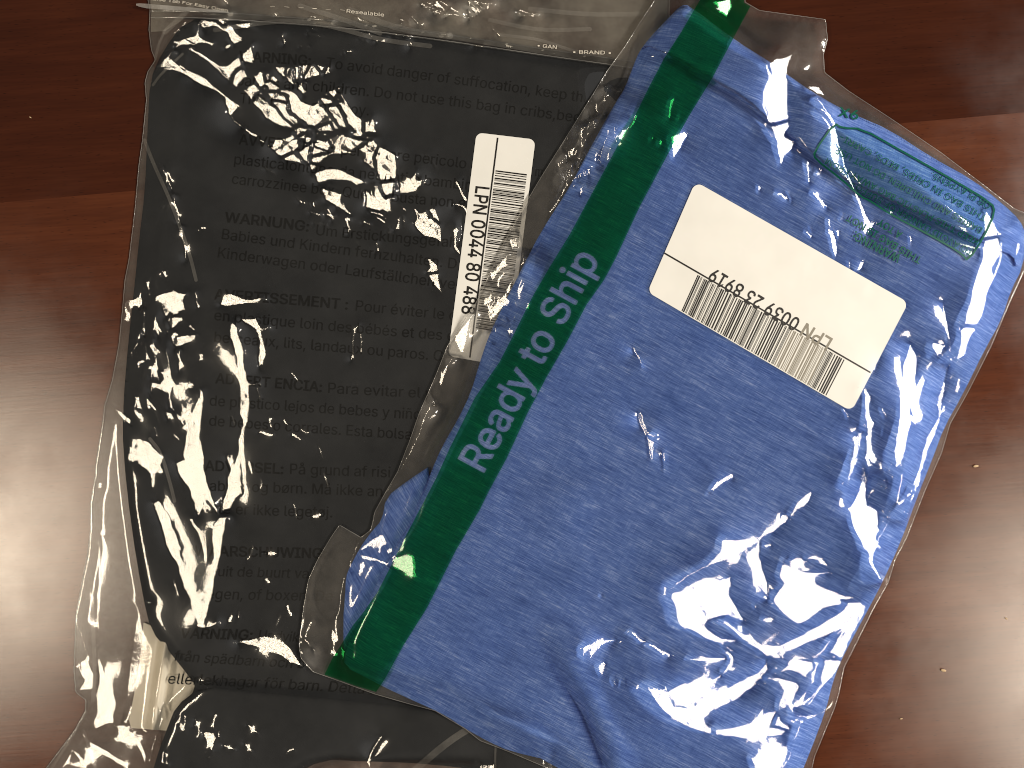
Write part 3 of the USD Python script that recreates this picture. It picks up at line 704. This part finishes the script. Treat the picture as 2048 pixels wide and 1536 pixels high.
rng = np.random.default_rng(7)
def sticker(bag, poly, zmap, A, B, C, D, bars, lines, texts, label, glare_span=(2, 2)):
    """A..D: corners; plan position by (u along the long side, v across)."""
    A, B, C, D = map(np.array, (A, B, C, D))
    def P(u, v): return tuple((1 - v) * ((1 - u) * A + u * B) + v * ((1 - u) * D + u * C))
    st = part('barcode_sticker', drape(poly, zmap, .00012, 8), M['paper'], bag, smooth=True, label=label)
    (u0, u1), (v0, v1) = bars
    polys, u = [], u0
    while u < u1:
        wd = rng.choice([.0021, .0021, .0042, .0063]); gap = rng.choice([.0022, .0022, .0044, .0066])
        polys.append(Polygon([P(u, v0), P(u + wd, v0), P(u + wd, v1), P(u, v1)])); u += wd + gap
    edge = [P(glare_span[0], 0)[0], P(glare_span[1], 0)[0]]  # stretch of bars greyed to paint in glare
    for greyed in (False, True):
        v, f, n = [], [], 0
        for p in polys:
            if (edge[0] < p.centroid.x < edge[1]) != greyed: continue
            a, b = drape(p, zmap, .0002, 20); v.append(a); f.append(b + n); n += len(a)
        if v: part('barcode', (np.vstack(v), np.vstack(f)), M['glare_ink' if greyed else 'bar_ink'], st, label='faded bars, glare painted in grey ink' if greyed else None)
    (la, lb, lv) = lines
    q = LineString([P(la, lv), P(lb, lv)]).buffer(1.6, cap_style=2)
    part('printed_rule', drape(q, zmap, .0002, 20), M['bar_ink'], st)
    for t, path, hg, greyed in texts:
        part('sticker_number', drape(lettering(t, pts(path), hg, True), zmap, .0002), M['glare_ink' if greyed else 'bar_ink'], st, label='faded letters, glare painted in grey ink' if greyed else None)
sticker(zipbag, lab1, film1, (1071, 279), (1014, 733), (896, 712), (953, 265), ((.155, .862), (.07, .60)), (.012, .99, .635), [('LPN 0044 80 488', '952,372 923,627', 27, False)], 'white barcode sticker on the dark bag, half hidden by the blue bag')

# ---------------------------------------------------------------- upper bag
shirt = thing('folded_blue_shirt', 'folded blue chambray shirt inside the clear bag with the green stripe', 'clothing')
part('shirt_body', sheet(shirt2_out, top2, 1, base2), M['blue'], shirt, smooth=45)
part('folded_band', sheet(band_out, allt2, 1, top2 + .0001), M['blue_band'], shirt, smooth=45)
part('under_flap', sheet(flap_out, flap_t, 1, base2 - .0001), M['blue_flap'], shirt, smooth=45)
bag = thing('clear_mailing_bag', 'clear plastic bag with a green Ready to Ship stripe lying on top', 'bag')
part('back_film', sheet(film2_out, back2, 2), M['film_back_thin'], bag, smooth=True)
part('front_film', sheet(film2_out, film2, 1), M['film_front_blue'], bag, smooth=True)
part('welded_edge', tube(list(film2_out.exterior.coords), film2, -.0002, .00014), M['seam'], bag, smooth=True)
words = lettering('Ready to Ship', pts('967,946 1199,519'), 58, True)
sp = part('printed_stripe', drape(strip_poly.difference(words), film2, .00022, 6), M['green'], bag, smooth=True, label='see-through green stripe with clear letters')
part('stripe_lettering', drape(words, film2, .00022, 8), M['clear_letters'], sp)
boxp = smooth_poly(pts('1936,523 1970,470 1990,425 1984,406 1900,356 1800,300 1724,257 1684,256 1669,246 1628,304 1630,318 1680,356 1724,395 1738,400 1783,430 1860,470 1924,507'), 1)
wb = part('warning_box', drape(boxp, film2, .00010, 10), M['green_tint'], bag, smooth=True, label='small teal warning panel printed upside down')
part('box_outline', drape(boxp.boundary.buffer(1.9), film2, .00022, 12), M['green_ink'], wb)
for text, path, hgt, bold in [('WARNING:', '1803,511 1711,462', 17, 1), ('THIS BAG IS NOT', '1845,516 1770,472 1698,428', 14, 1), ('A TOY', '1806,466 1760,437', 14, 1),
        ('TO AVOID DANGER OF SUFFO-', '1948,501 1840,442 1708,362', 13, 0), ('KEEP THIS PLASTIC BAG AWAY FROM', '1959,479 1810,400 1655,316', 13, 0),
        ('BABIES AND CHILDREN. DO NOT USE', '1966,456 1820,374 1676,294', 13, 0), ('THIS BAG IN CRIBS, BEDS, CARRI-', '1975,432 1830,346 1683,268', 13, 0), ('OR PLAYPENS.', '1983,408 1925,372 1866,344', 13, 0), ('9X', '1719,222 1680,214', 18, 1)]:
    part('warning_line', drape(lettering(text, pts(path), hgt, bool(bold)), film2, .00022), M['green_ink'], bag)
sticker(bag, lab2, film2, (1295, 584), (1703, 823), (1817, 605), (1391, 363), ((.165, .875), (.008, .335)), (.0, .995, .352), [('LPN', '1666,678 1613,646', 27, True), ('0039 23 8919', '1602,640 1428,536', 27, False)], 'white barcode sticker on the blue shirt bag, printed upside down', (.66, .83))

# ---------------------------------------------------------------- crumbs on the table
for x, y, r, lab in ((1951, 932, 5.5, 'tan crumb on the table right of the blue bag, highest of the crumbs'), (1886, 1340, 5.5, 'tan crumb on the shiny patch of table at lower right'),
                     (1802, 1437, 3.0, 'tiny crumb low on the table beside the bag edge'), (2012, 1237, 3.0, 'tiny dark crumb near the right edge of the table'), (61, 235, 2.4, 'pale speck of dust on the dark table at upper left')):
    ic = trimesh.creation.icosphere(2, 1.0); v = np.array(ic.vertices)
    v *= (1 + .5 * (meshkit.noise(v * 1.7 + x, 3) - .5))[:, None]
    v = v * [r * S, r * S * .45, r * S * .35] ; v[:, 2] -= v[:, 2].min()
    a = rng.uniform(-.6, .2); v = v @ np.array([[math.cos(a), -math.sin(a), 0], [math.sin(a), math.cos(a), 0], [0, 0, 1]]).T
    p = part('crumb', (v + W(x, y, 0), ic.faces), M['crumb'], '/World', smooth=True)
    tag(stage.GetPrimAtPath(p), lab, 'crumb')
